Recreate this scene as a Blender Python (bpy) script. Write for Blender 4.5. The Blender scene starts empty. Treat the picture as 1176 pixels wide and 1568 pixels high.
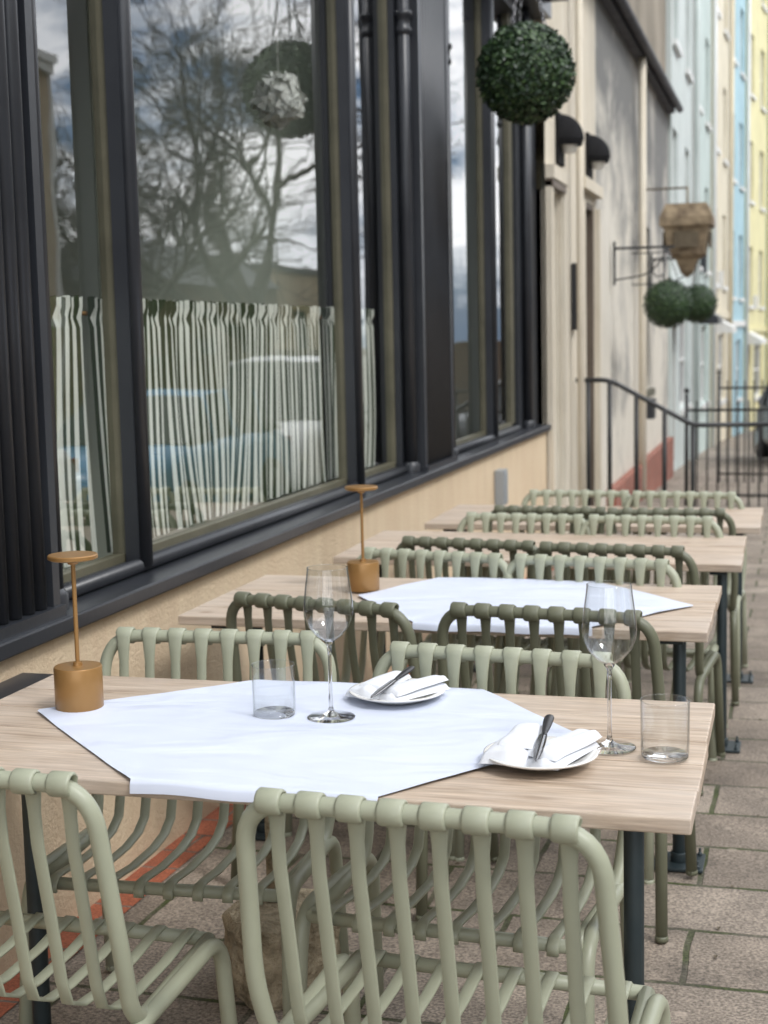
import bpy, math, random
from math import sin, cos, pi, radians, sqrt
from mathutils import Vector, Matrix, noise
random.seed(7)
scene = bpy.context.scene
scene.view_settings.view_transform = 'Standard'
scene.view_settings.look = 'None'
scene.view_settings.exposure = 0

# ------------------------------------------------------------------ helpers
def G(y):
    d = max(0.0, y - 2.55)
    if d < 4.5: return -.012*d - .0028*d*d
    d2 = min(d, 120)
    return -.1107 - .037*(d2-4.5)

class MB:
    def __init__(s): s.v=[]; s.f=[]; s.m=[]; s.uv={}; s.sm=[]
    def add(s, vs, fs, m=0, smooth=False):
        o=len(s.v); s.v.extend([tuple(v) for v in vs])
        for f in fs:
            s.f.append(tuple(i+o for i in f)); s.m.append(m); s.sm.append(smooth)
    def box(s,x0,x1,y0,y1,z0,z1,m=0):
        if x0>x1:x0,x1=x1,x0
        if y0>y1:y0,y1=y1,y0
        if z0>z1:z0,z1=z1,z0
        v=[(x0,y0,z0),(x1,y0,z0),(x1,y1,z0),(x0,y1,z0),(x0,y0,z1),(x1,y0,z1),(x1,y1,z1),(x0,y1,z1)]
        s.add(v,[(0,3,2,1),(4,5,6,7),(0,1,5,4),(1,2,6,5),(2,3,7,6),(3,0,4,7)],m)
    def tube(s,pts,r,n=10,m=0,cap=True,closed=False):
        pts=[Vector(p) for p in pts]; N=len(pts)
        rr = r if hasattr(r,'__len__') else [r]*N
        vs=[];T=[]
        for i in range(N):
            if closed: t=pts[(i+1)%N]-pts[i-1]
            elif i==0:t=pts[1]-pts[0]
            elif i==N-1:t=pts[-1]-pts[-2]
            else:t=(pts[i+1]-pts[i]).normalized()+(pts[i]-pts[i-1]).normalized()
            if t.length<1e-9: t=Vector((0,0,1))
            T.append(t.normalized())
        a=Vector((1,0,0)) if abs(T[0].x)<.8 else Vector((0,1,0))
        nrm=(a-T[0]*a.dot(T[0])).normalized()
        for i in range(N):
            nrm=(nrm-T[i]*nrm.dot(T[i]))
            nrm.normalize()
            b=T[i].cross(nrm)
            for k in range(n):
                an=2*pi*k/n
                vs.append(pts[i]+(nrm*cos(an)+b*sin(an))*rr[i])
        fs=[]
        for i in range(N if closed else N-1):
            j=(i+1)%N
            for k in range(n):
                l=(k+1)%n
                fs.append((i*n+k,i*n+l,j*n+l,j*n+k))
        if cap and not closed:
            fs.append(tuple(range(n))[::-1]); fs.append(tuple((N-1)*n+k for k in range(n)))
        s.add(vs,fs,m,True)
    def lathe(s,prof,c=(0,0,0),n=32,m=0,closed=False):
        vs=[];fs=[];N=len(prof)
        for (r,z) in prof:
            for k in range(n):
                a=2*pi*k/n
                vs.append((c[0]+r*cos(a),c[1]+r*sin(a),c[2]+z))
        for i in range(N if closed else N-1):
            j=(i+1)%N
            for k in range(n):
                l=(k+1)%n
                fs.append((i*n+k,i*n+l,j*n+l,j*n+k))
        s.add(vs,fs,m,True)
    def obj(s,name,mats,parent=None,loc=(0,0,0),rot=0,bevel=0,sharp=None):
        me=bpy.data.meshes.new(name)
        me.from_pydata(s.v,[],s.f); 
        for mt in mats: me.materials.append(mt)
        me.polygons.foreach_set('material_index',s.m)
        me.polygons.foreach_set('use_smooth',s.sm)
        me.update()
        o=bpy.data.objects.new(name,me); scene.collection.objects.link(o)
        o.location=loc; o.rotation_euler=(0,0,rot)
        if parent: o.parent=parent
        if bevel:
            b=o.modifiers.new('bevel','BEVEL'); b.width=bevel; b.segments=2; b.limit_method='ANGLE'; b.angle_limit=radians(40)
        return o

def empty(name,loc=(0,0,0),rot=0):
    e=bpy.data.objects.new(name,None); scene.collection.objects.link(e)
    e.location=loc; e.rotation_euler=(0,0,rot); e.empty_display_size=.1
    return e
def inst(name,me,loc,rot=0,parent=None):
    o=bpy.data.objects.new(name,me); scene.collection.objects.link(o)
    o.location=loc;o.rotation_euler=(0,0,rot)
    if parent:o.parent=parent
    return o
def fillet(pts,rad,n=6):
    pts=[Vector(p) for p in pts]; out=[pts[0]]
    for i in range(1,len(pts)-1):
        p=pts[i];r=rad[i] if hasattr(rad,'__len__') else rad
        a=(pts[i-1]-p);b=(pts[i+1]-p)
        r_=min(r,a.length*.49,b.length*.49)
        A=p+a.normalized()*r_;B=p+b.normalized()*r_
        for k in range(n+1):
            t=k/n
            out.append(A*(1-t)**2+p*2*t*(1-t)+B*t*t)
    out.append(pts[-1]); return out

# ------------------------------------------------------------------ materials
def nodes(name):
    m=bpy.data.materials.new(name); m.use_nodes=True
    nt=m.node_tree; b=nt.nodes['Principled BSDF']
    return m,nt,b
def tc(nt,scale=(1,1,1),kind='Object'):
    t=nt.nodes.new('ShaderNodeTexCoord');mp=nt.nodes.new('ShaderNodeMapping')
    mp.inputs['Scale'].default_value=scale
    nt.links.new(t.outputs[kind],mp.inputs['Vector']);return mp.outputs['Vector']
def nz(nt,vec,sc,det=4,rough=.6,dist=0):
    n=nt.nodes.new('ShaderNodeTexNoise');n.inputs['Scale'].default_value=sc;n.inputs['Detail'].default_value=det
    n.inputs['Roughness'].default_value=rough;n.inputs['Distortion'].default_value=dist
    nt.links.new(vec,n.inputs['Vector']);return n.outputs['Fac']
def ramp(nt,fac,stops):
    r=nt.nodes.new('ShaderNodeValToRGB');e=r.color_ramp.elements
    while len(e)<len(stops): e.new(.5)
    for i,(p,c) in enumerate(stops):
        e[i].position=p
        e[i].color=(*c,1) if hasattr(c,'__len__') else (c,c,c,1)
    nt.links.new(fac,r.inputs['Fac']);return r.outputs['Color']
def mixc(nt,fac,a,b,mode='MIX'):
    m=nt.nodes.new('ShaderNodeMix');m.data_type='RGBA';m.blend_type=mode
    for s,v in ((m.inputs['Factor'],fac),(m.inputs['A'],a),(m.inputs['B'],b)):
        if isinstance(v,bpy.types.NodeSocket): nt.links.new(v,s)
        elif hasattr(v,'__len__'): s.default_value=(*v,1)
        else: s.default_value=v
    return m.outputs['Result']
def math_(nt,op,a,b=0.0):
    m=nt.nodes.new('ShaderNodeMath');m.operation=op
    for s,v in ((m.inputs[0],a),(m.inputs[1],b)):
        if isinstance(v,bpy.types.NodeSocket): nt.links.new(v,s)
        else: s.default_value=v
    return m.outputs[0]
def bump(nt,b,h,st=.3,dist=.01):
    n=nt.nodes.new('ShaderNodeBump');n.inputs['Strength'].default_value=st;n.inputs['Distance'].default_value=dist
    nt.links.new(h,n.inputs['Height']);nt.links.new(n.outputs['Normal'],b.inputs['Normal'])
def pmat(name,c1,c2,sc=4,stretch=(1,1,1),rough=.6,bs=.2,bscale=None,bd=.004,metal=0,spec=.5):
    m,nt,b=nodes(name)
    v=tc(nt,stretch);n=nz(nt,v,sc,4)
    nt.links.new(ramp(nt,n,[(.3,c1),(.7,c2)]),b.inputs['Base Color'])
    b.inputs['Roughness'].default_value=rough;b.inputs['Metallic'].default_value=metal
    b.inputs['Specular IOR Level'].default_value=spec
    if bs>0:
        bump(nt,b,nz(nt,v,bscale or sc*8,3),bs,bd)
    return m

M={}
M['black']=pmat('black_paint',(.018,.020,.025),(.028,.031,.037),3,rough=.36,bs=.15,bscale=25,bd=.004)
M['olive']=pmat('olive_wood',(.085,.08,.052),(.13,.12,.08),6,rough=.5,bs=.1)
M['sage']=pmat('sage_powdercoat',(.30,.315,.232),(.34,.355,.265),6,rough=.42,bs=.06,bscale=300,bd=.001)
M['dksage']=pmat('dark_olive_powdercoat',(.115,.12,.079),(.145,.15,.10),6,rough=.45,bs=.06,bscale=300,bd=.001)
M['legs']=pmat('dark_metal',(.018,.03,.035),(.03,.042,.046),8,rough=.45,bs=.1,metal=.2)
M['bronze']=pmat('bronze_paint',(.295,.158,.052),(.33,.18,.062),5,rough=.36,bs=.03,bscale=200,bd=.001,metal=.35)
M['china']=pmat('glazed_white_china',(.68,.67,.64),(.73,.72,.69),4,rough=.15,bs=0)
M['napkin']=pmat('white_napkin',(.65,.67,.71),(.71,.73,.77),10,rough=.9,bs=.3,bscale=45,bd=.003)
M['steel']=pmat('knife_steel',(.22,.22,.23),(.3,.3,.31),10,rough=.2,bs=0,metal=1)
M['knifeh']=pmat('knife_handle_black',(.012,.012,.014),(.025,.025,.028),10,rough=.35,bs=0)
M['matte']=pmat('matte_black_enamel',(.008,.008,.009),(.014,.014,.015),10,rough=.85,bs=0,spec=.15)
M['paper']=pmat('white_paper',(.8,.8,.78),(.9,.9,.87),10,rough=.8,bs=.2)
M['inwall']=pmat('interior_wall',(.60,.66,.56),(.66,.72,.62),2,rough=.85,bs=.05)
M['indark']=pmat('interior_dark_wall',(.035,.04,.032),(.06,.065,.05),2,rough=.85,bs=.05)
M['infloor']=pmat('interior_floor',(.09,.06,.04),(.14,.1,.07),3,rough=.5,bs=.05)
M['iron']=pmat('iron_railing',(.012,.013,.015),(.02,.021,.022),6,rough=.5,bs=.1)
M['asphalt']=pmat('asphalt',(.04,.04,.042),(.065,.064,.062),3,rough=.9,bs=.4,bscale=80)
M['kerb']=pmat('kerb_stone',(.25,.24,.22),(.35,.33,.3),3,rough=.85,bs=.3)
M['ground']=pmat('earth_grass',(.05,.07,.03),(.09,.1,.05),.6,rough=.95,bs=.5)
M['bark']=pmat('bark',(.035,.03,.022),(.065,.054,.04),5,rough=.9,bs=0)
M['tyre']=pmat('tyre',(.015,.015,.016),(.03,.03,.03),5,rough=.8,bs=.1)
M['carglass']=pmat('car_glass',(.015,.018,.02),(.02,.024,.028),2,rough=.06,bs=0)
M['winglass']=pmat('house_window_glass',(.03,.036,.04),(.06,.07,.08),1,rough=.06,bs=0)
M['whitepaint']=pmat('white_gloss_paint',(.62,.62,.60),(.70,.70,.68),2,rough=.4,bs=.05)
M['slate']=pmat('slate_roof',(.05,.05,.055),(.1,.1,.11),3,rough=.7,bs=.3)
M['limestone']=pmat('limestone_block',(.16,.13,.08),(.55,.46,.32),14,rough=.95,bs=1,bscale=60,bd=.02)
M['bathstone']=pmat('bath_stone',(.34,.26,.17),(.5,.40,.28),1.2,rough=.9,bs=.3,bscale=12)
M['rubble']=pmat('rubble_stone',(.09,.06,.04),(.18,.13,.085),2.2,rough=.95,bs=.8,bscale=10,bd=.03)
M['greybox']=pmat('grey_plastic',(.25,.27,.28),(.3,.32,.33),2,rough=.5,bs=0)
M['lampwhite']=pmat('lamp_diffuser',(.7,.69,.64),(.75,.74,.7),2,rough=.5,bs=0)
M['hedge']=pmat('hedge_leaf',(.012,.03,.01),(.04,.08,.025),14,rough=.6,bs=.5)
M['planter']=pmat('weathered_tan_planter',(.10,.07,.045),(.36,.28,.18),7,rough=.9,bs=.6)
M['driftwood']=pmat('dry_stems',(.07,.055,.035),(.15,.12,.08),14,rough=.9,bs=.6)
M['brownframe']=pmat('brown_door_frame',(.10,.075,.055),(.15,.115,.085),3,rough=.6,bs=.2)
def paint(name,c):
    m,nt,b=nodes(name);v=tc(nt)
    col=ramp(nt,nz(nt,v,1.3,4),[(.3,tuple(x*.88 for x in c)),(.7,tuple(min(1,x*1.05) for x in c))])
    st=nz(nt,tc(nt,(1,1,.12)),4,5,.7)
    col=mixc(nt,.5,col,ramp(nt,st,[(.3,.33),(.7,.6)]),'OVERLAY')
    nt.links.new(col,b.inputs['Base Color']);b.inputs['Roughness'].default_value=.75
    return m

def render_mat(name,ca,cb,stain,stainmin,stainmax,zg=None,st=(1,1,.3),ss=1.1):
    m,nt,b=nodes(name)
    v=tc(nt);n=nz(nt,v,1.3,5);c=ramp(nt,n,[(.3,ca),(.7,cb)])
    v2=tc(nt,st);n2=nz(nt,v2,ss,7,.65,.4)
    if zg:
        s=nt.nodes.new('ShaderNodeSeparateXYZ');nt.links.new(v,s.inputs[0])
        mr=nt.nodes.new('ShaderNodeMapRange');nt.links.new(s.outputs['Z'],mr.inputs['Value'])
        mr.inputs['From Min'].default_value=zg[0];mr.inputs['From Max'].default_value=zg[1];mr.inputs['To Max'].default_value=zg[2]
        n2=math_(nt,'ADD',n2,mr.outputs[0])
    f=ramp(nt,n2,[(stainmin,0.),(stainmax,1.)])
    c=mixc(nt,f,c,stain)
    n4=nz(nt,tc(nt,(1,1,.12)),9,5,.7)
    c=mixc(nt,.35,c,ramp(nt,n4,[(.3,.38),(.7,.6)]),'OVERLAY')
    nt.links.new(c,b.inputs['Base Color']);b.inputs['Roughness'].default_value=.9
    bump(nt,b,nz(nt,v,70,5,.7),.9,.009)
    return m
M['cream']=render_mat('cream_render',(.64,.50,.34),(.71,.575,.40),(.50,.38,.25),.5,.8)
M['cream2']=render_mat('cream_render_doorway',(.63,.565,.45),(.69,.63,.52),(.46,.42,.35),.5,.75)
M['stained']=render_mat('stained_render',(.61,.57,.49),(.67,.63,.55),(.18,.178,.17),.54,.76,(1.6,3.8,.26),(1,.5,.55),1.3)
M['brown']=render_mat('weathered_brown_render',(.30,.26,.20),(.38,.33,.26),(.17,.145,.11),.4,.65)

def brickmat(name,c1,c2,mort,bw,rh,ms,rough=.85,bstr=.5,ov=.55):
    m,nt,b=nodes(name)
    v=tc(nt);
    w=nt.nodes.new('ShaderNodeTexBrick')
    w.inputs['Scale'].default_value=1;w.inputs['Brick Width'].default_value=bw;w.inputs['Row Height'].default_value=rh
    w.inputs['Mortar Size'].default_value=ms;w.inputs['Mortar Smooth'].default_value=.25;w.inputs['Bias'].default_value=0
    w.inputs['Color1'].default_value=(*c1,1);w.inputs['Color2'].default_value=(*c2,1)
    n0=nt.nodes.new('ShaderNodeTexNoise');n0.inputs['Scale'].default_value=7;nt.links.new(v,n0.inputs['Vector'])
    va=nt.nodes.new('ShaderNodeVectorMath');va.operation='SCALE';va.inputs['Scale'].default_value=.018
    nt.links.new(n0.outputs['Color'],va.inputs[0])
    vb=nt.nodes.new('ShaderNodeVectorMath');vb.operation='ADD';nt.links.new(v,vb.inputs[0]);nt.links.new(va.outputs[0],vb.inputs[1])
    nt.links.new(vb.outputs[0],w.inputs['Vector'])
    mc=ramp(nt,nz(nt,v,6,4),[(.4,mort[0]),(.6,mort[1])])
    nt.links.new(mc,w.inputs['Mortar'])
    n1=nz(nt,v,130,3);n2=nz(nt,v,3.5,6,.65)
    c=mixc(nt,ov,w.outputs['Color'],ramp(nt,n1,[(.35,.2),(.65,.8)]),'OVERLAY')
    c=mixc(nt,.7,c,ramp(nt,n2,[(.3,.25),(.7,.7)]),'OVERLAY')
    vo=nt.nodes.new('ShaderNodeTexVoronoi');vo.inputs['Scale'].default_value=5.5;nt.links.new(v,vo.inputs['Vector'])
    c=mixc(nt,math_(nt,'MULTIPLY',ramp(nt,vo.outputs['Distance'],[(.06,1.),(.10,0.)]),.35),c,tuple(x*1.9 for x in c2))
    nt.links.new(c,b.inputs['Base Color']);b.inputs['Roughness'].default_value=rough
    h=math_(nt,'ADD',math_(nt,'MULTIPLY',w.outputs['Fac'],-1.0),math_(nt,'MULTIPLY',n1,.35))
    bump(nt,b,h,bstr,.008)
    return m
M['paving']=brickmat('paving_slabs',(.185,.150,.118),(.265,.222,.18),((.045,.058,.015),(.10,.09,.065)),.46,.33,.009,ov=.85)
M['tiles']=brickmat('terracotta_tiles',(.36,.11,.055),(.30,.09,.045),((.12,.09,.07),(.2,.16,.13)),.15,.15,.006)
M['redbrick']=brickmat('red_brick',(.30,.09,.055),(.24,.07,.045),((.3,.25,.2),(.35,.3,.26)),.22,.075,.008)

def wood():
    m,nt,b=nodes('pale_timber')
    v=tc(nt,(1,9,9))
    g=nz(nt,v,3.2,7,.6,.9);
    c=ramp(nt,g,[(.25,(.31,.225,.155)),(.5,(.47,.37,.28)),(.75,(.56,.465,.37))])
    v2=tc(nt,(1.5,28,28));f=nz(nt,v2,5,5,.65)
    c=mixc(nt,.6,c,ramp(nt,f,[(.35,.3),(.65,.62)]),'OVERLAY')
    vo=nt.nodes.new('ShaderNodeTexVoronoi');vo.inputs['Scale'].default_value=3.6
    nt.links.new(tc(nt,(1,1.6,1)),vo.inputs['Vector'])
    k=ramp(nt,vo.outputs['Distance'],[(.03,1.),(.10,0.)])
    c=mixc(nt,math_(nt,'MULTIPLY',k,.75),c,(.19,.10,.05))
    w=ramp(nt,nz(nt,tc(nt,(1,1,1)),2.3,4),[(.4,0.),(.7,.45)])
    c=mixc(nt,w,c,(.53,.475,.43))
    nt.links.new(c,b.inputs['Base Color']);b.inputs['Roughness'].default_value=.55
    bump(nt,b,f,.2,.002)
    return m
M['wood']=wood()

def clothmat():
    m,nt,b=nodes('white_table_paper')
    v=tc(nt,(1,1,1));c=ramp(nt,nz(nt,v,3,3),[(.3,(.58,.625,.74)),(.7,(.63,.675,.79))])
    nt.links.new(c,b.inputs['Base Color']);b.inputs['Roughness'].default_value=.5
    h=nz(nt,tc(nt,(1.2,2.6,1)),3.0,2,.4,1.0);bump(nt,b,h,.4,.035)
    return m
M['cloth']=clothmat()

def stripe():
    m,nt,b=nodes('striped_curtain_fabric')
    t=nt.nodes.new('ShaderNodeUVMap');sx=nt.nodes.new('ShaderNodeSeparateXYZ');nt.links.new(t.outputs[0],sx.inputs[0])
    f=math_(nt,'FRACT',math_(nt,'MULTIPLY',sx.outputs['X'],1/.047))
    s=ramp(nt,f,[(.0,1.),(.50,1.),(.55,0.),(.96,0.)])
    c=mixc(nt,s,(.88,.90,.83),(.036,.058,.024))
    nt.links.new(c,b.inputs['Base Color']);b.inputs['Roughness'].default_value=.95
    tr=nt.nodes.new('ShaderNodeBsdfTranslucent');nt.links.new(c,tr.inputs['Color'])
    mx=nt.nodes.new('ShaderNodeMixShader');mx.inputs[0].default_value=.08
    out=nt.nodes['Material Output']
    nt.links.new(b.outputs[0],mx.inputs[1]);nt.links.new(tr.outputs[0],mx.inputs[2]);nt.links.new(mx.outputs[0],out.inputs['Surface'])
    return m
M['stripe']=stripe()

def thin_glass(name,R0,tint=(1,1,1),edge=None,e0=.5,wavy=0):
    m=bpy.data.materials.new(name);m.use_nodes=True;nt=m.node_tree
    nt.nodes.remove(nt.nodes['Principled BSDF'])
    lw=nt.nodes.new('ShaderNodeLayerWeight');lw.inputs['Blend'].default_value=.5
    p5=math_(nt,'POWER',lw.outputs['Facing'],5.0)
    R=math_(nt,'ADD',math_(nt,'MULTIPLY',p5,1-R0),R0)
    t=nt.nodes.new('ShaderNodeBsdfTransparent');t.inputs['Color'].default_value=(*tint,1)
    if edge:
        c=ramp(nt,lw.outputs['Facing'],[(e0,tint),(1.0,edge)])
        nt.links.new(c,t.inputs['Color'])
    g=nt.nodes.new('ShaderNodeBsdfGlossy');g.inputs['Roughness'].default_value=0
    if wavy: bump(nt,g,nz(nt,tc(nt),1.6,2,.4),wavy,.02)
    mx=nt.nodes.new('ShaderNodeMixShader')
    nt.links.new(R,mx.inputs[0]);nt.links.new(t.outputs[0],mx.inputs[1]);nt.links.new(g.outputs[0],mx.inputs[2])
    nt.links.new(mx.outputs[0],nt.nodes['Material Output'].inputs['Surface'])
    return m
M['glass']=thin_glass('window_glass',.25,(.96,.98,.96),wavy=.10)
M['drink']=thin_glass('drinking_glass',.05,(.985,.99,.99),(.55,.58,.59),.65)
def solid_glass():
    m,nt,b=nodes('solid_glass');b.inputs['Transmission Weight'].default_value=1;b.inputs['Roughness'].default_value=0
    b.inputs['IOR'].default_value=1.38;return m
M['sglass']=solid_glass()

def leafmat():
    m,nt,b=nodes('topiary_leaf')
    g=nt.nodes.new('ShaderNodeNewGeometry')
    c=ramp(nt,g.outputs['Random Per Island'],[(.0,(.006,.02,.007)),(.6,(.016,.043,.013)),(1.,(.06,.11,.035))])
    nt.links.new(c,b.inputs['Base Color']);b.inputs['Roughness'].default_value=.45
    return m
M['leaf']=leafmat()

# ------------------------------------------------------------------ ground
def sheet(name,x0,x1,y0,y1,zo,mat,dy=.5,thick=0):
    mb=MB();n=max(1,int(math.ceil((y1-y0)/dy)));v=[]
    for i in range(n+1):
        y=y0+(y1-y0)*i/n;z=G(y)+zo
        v+= [(x0,y,z),(x1,y,z)]
    f=[(2*i,2*i+1,2*i+3,2*i+2) for i in range(n)]
    mb.add(v,f)
    if thick:
        for xx in (x0,x1):
            vv=[]
            for i in range(n+1):
                y=y0+(y1-y0)*i/n;z=G(y)+zo
                vv+=[(xx,y,z),(xx,y,z-thick)]
            mb.add(vv,[(2*i,2*i+1,2*i+3,2*i+2) for i in range(n)])
    return mb.obj(name,[mat])
sheet('ground',-150,250,-120,400,-.14,M['ground'],dy=2)
sheet('road',1.85,8.0,-60,200,-.13,M['asphalt'],dy=1)
sheet('pavement',-1.85,1.7,-30,120,0,M['paving'],dy=.5,thick=.1)
sheet('pavement_kerb',1.7,1.85,-30,120,.002,M['kerb'],dy=1,thick=.135)
sheet('far_pavement',8.15,11,-60,120,0,M['paving'],dy=1,thick=.1)
sheet('far_kerb',8.0,8.15,-60,120,.002,M['kerb'],dy=1,thick=.135)
sheet('terracotta_strip',-1.80,-1.69,-3,10.9,.004,M['tiles'],dy=.5)
mb=MB()
for i in range(-8,25):
    y=i*4.0
    mb.add([(4.9,y,G(y)-.126),(5.0,y,G(y)-.126),(5.0,y+2,G(y+2)-.126),(4.9,y+2,G(y+2)-.126)],[(0,1,2,3)])
mb.obj('road_markings',[M['whitepaint']])
mb=MB();rnd=random.Random(4)
for i in range(420):
    x=rnd.uniform(-1.7,1.5);y=rnd.uniform(1.0,12)
    if rnd.random()<.5: y=round(y/.33)*.33+rnd.gauss(0,.012)
    a=rnd.uniform(0,6.28);s=rnd.uniform(.003,.012);z=G(y)+.003
    c,d=cos(a)*s,sin(a)*s
    mb.add([(x-c,y-d,z),(x+d*.5,y-c*.5,z+s*.4),(x+c,y+d,z+.001),(x-d*.5,y+c*.5,z+s*.3)],[(0,1,2,3)])
mb.obj('leaf_litter',[M['driftwood']])

# ------------------------------------------------------------------ restaurant
B=empty('restaurant_building')
WX=-1.80
ZT=3.75
mb=MB()
mb.box(-2.2,WX,-4,10.97,-.6,.755)
mb.obj('low_wall',[M['cream']],B)
mb=MB()
mb.box(-1.97,-1.765,-4,10.99,.757,.800)
mb.obj('window_sill',[M['black']],B,bevel=.006)
mb=MB()
mb.box(-1.797,-1.66,2.60,3.12,.60,.70)
mb.obj('pilaster_plinth',[M['black']],B,bevel=.006)
def pilaster(y0,y1):
    mb=MB()
    mb.box(-2.3,-1.818,y0,y1,.80,ZT)
    w=y1-y0
    mb.box(-1.818,-1.795,y0,y0+.035,.80,ZT); mb.box(-1.818,-1.795,y1-.035,y1,.80,ZT)
    n=9;s=(w-.09)/n
    for i in range(n):
        yc=y0+.045+s*(i+.5)
        vs=[];k=7
        for z in (.83,ZT-.02):
            for j in range(k):
                a=pi*j/(k-1)
                vs.append((-1.820+.026*sin(a),yc-cos(a)*s*.36,z))
        fs=[(j,j+1,k+j+1,k+j) for j in range(k-1)]+[tuple(range(k,2*k)),tuple(range(k))[::-1]]
        mb.add(vs,fs,0,True)
    mb.box(-1.818,-1.782,y0-.005,y1+.005,.80,.828)
    mb.obj('fluted_pilaster',[M['black']],B)
for a,b_ in ((-1.2,-.55),(2.68,3.326),(7.19,7.83)): pilaster(a,b_)

def window(y0,y1,mull,jl,jr,cl,cr):
    mb=MB();gl=MB()
    for (a,b_,sg,yc) in ((y0,y0+jl,1,cl),(y1,y1-jr,-1,cr)):
        w=abs(b_-a)
        mb.box(-2.0,-1.865,a,a+sg*w*.45,.80,ZT)
        mb.box(-2.0,-1.895,a+sg*w*.45,a+sg*w*.85,.80,ZT)
        mb.box(-1.97,-1.925,a+sg*w*.85,a+sg*w,.85,ZT,1)
        r=.034
        mb.tube([(-1.862,yc,.80),(-1.862,yc,ZT)],r,16)
        mb.lathe([(r,-.06),(r+.010,-.05),(r+.010,-.03),(r+.003,-.02),(r+.003,.02),(r+.014,.03),(r+.014,.05),(r,.06)],(-1.862,yc,3.0),18)
        mb.lathe([(r+.012,0),(r+.012,.04),(r,.055)],(-1.862,yc,.80),18)
    for my in mull:
        mb.box(-1.965,-1.920,my-.022,my+.022,.85,ZT,1)
        mb.box(-1.920,-1.876,my-.028,my+.028,.83,ZT)
        mb.tube([(-1.872,my,.82),(-1.872,my,ZT)],.025,16)
    ya,yb=y0+jl,y1-jr
    mb.box(-1.98,-1.885,ya,yb,.80,.835)
    mb.tube([(-1.885,ya,.822),(-1.885,yb,.822)],.022,12)
    mb.box(-1.965,-1.925,ya,yb,.835,.858,1)
    mb.box(-1.98,-1.87,ya,yb,ZT-.09,ZT)
    mb.obj('window_frame',[M['black'],M['olive']],B)
    gl.add([(-1.945,ya-.01,.84),(-1.945,yb+.01,.84),(-1.945,yb+.01,ZT-.05),(-1.945,ya-.01,ZT-.05)],[(0,1,2,3)])
    gl.obj('window_glass',[M['glass']],B)
window(3.326,7.19,[4.00,6.27],.14,.11,3.40,7.15)
window(7.83,10.97,[9.36],.30,.72,8.02,10.55)
window(-.55,2.68,[.2,2.0],.2,.2,-.45,2.58)
mb=MB()
mb.box(-2.3,-1.74,-4,10.99,ZT+.002,4.5); mb.box(-2.3,-1.62,-4,11.0,4.502,4.6);mb.box(-2.3,-1.55,-4,11.02,4.602,4.68)
for yy in (2.68,7.19,10.35): mb.box(-1.738,-1.6,yy+.1,yy+.55,ZT+.1,4.5)
mb.obj('fascia',[M['black']],B)
mb=MB(); mb.box(-9,-1.80,-4,10.98,4.69,11.5);mb.obj('upper_wall',[M['cream']],B)
mb=MB()
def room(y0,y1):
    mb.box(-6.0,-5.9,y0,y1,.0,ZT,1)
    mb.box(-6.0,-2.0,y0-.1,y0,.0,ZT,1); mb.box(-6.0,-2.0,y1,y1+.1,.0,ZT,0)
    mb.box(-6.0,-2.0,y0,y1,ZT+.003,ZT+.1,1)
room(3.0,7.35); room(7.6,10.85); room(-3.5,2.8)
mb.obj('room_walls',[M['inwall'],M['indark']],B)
mb=MB();mb.box(-6.0,-2.2,-4,10.95,-.1,.06);mb.obj('room_floor',[M['infloor']],B)
mb=MB();mb.box(-1.797,-1.74,8.95,9.09,.42,.64);mb.box(-1.74,-1.735,8.97,9.07,.44,.62)
mb.obj('meter_box',[M['greybox']],B,bevel=.008)
mb=MB()
mb.box(-5.88,-5.5,4.0,6.4,.06,1.05);mb.box(-5.9,-5.6,3.8,6.5,1.6,1.64);mb.box(-5.9,-5.6,3.8,6.5,2.1,2.14)
for i in range(16):
    y=4.0+i*.15;mb.lathe([(0,0),(.035,0),(.035,.17),(.012,.22),(.012,.28),(0,.28)],(-5.75,y,1.64),8)
mb.obj('bar_counter',[M['infloor']],B)

def curtain(y0,y1,seed):
    rnd=random.Random(seed)
    mb=MB();W=y1-y0;nu=int(W/.005);nv=26
    zt,zb=1.622,.845
    verts=[];uv=[]
    ph=[rnd.uniform(0,6.28) for _ in range(6)]
    for i in range(nu+1):
        s=i/nu*W
        for j in range(nv+1):
            t=j/nv; z=zt+(zb-zt)*t
            fa=.0080*min(1,.6+t)
            drift=.034*sin(s*7+ph[0]+t*2.4)*t + .018*sin(s*17+ph[1]-t*3)*t+.06*t*t*sin(s*3+ph[2])
            yy=y0+s+drift
            x=-2.03+fa*sin(s*2*pi/.115+1.6*sin(s*5+ph[3])+t*1.1*sin(s*4+ph[4]))
            x+=.0035*sin(s*2*pi/.030+ph[5]+sin(s*40))*max(0,1-t*2.2)
            if j<=1:
                x+= .008*sin(s*2*pi/.036+ph[1]); z+=.0035*sin(s*2*pi/.045+ph[2])
            if j==2: x=-2.034
            verts.append((x,yy,z))
            uv.append((s*1.0+.012*sin(s*2*pi/.115+1.6*sin(s*5+ph[3]))+.006*sin(s*31+ph[4]),t))
    fs=[];
    for i in range(nu):
        for j in range(nv):
            a=i*(nv+1)+j;fs.append((a,a+nv+1,a+nv+2,a+1))
    mb.add(verts,fs,0,True)
    o=mb.obj('striped_curtain',[M['stripe']])
    me=o.data;l=me.uv_layers.new(name='UVMap')
    for p in me.polygons:
        for li in p.loop_indices:
            l.data[li].uv=uv[me.loops[li].vertex_index]
    return o
curtain(3.42,3.98,1);curtain(4.02,6.24,2);curtain(6.29,7.08,3)
mb=MB();mb.tube([(-2.045,3.4,1.575),(-2.045,7.1,1.575)],.007,8)
mb.obj('curtain_rod',[M['bronze']])

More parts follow.
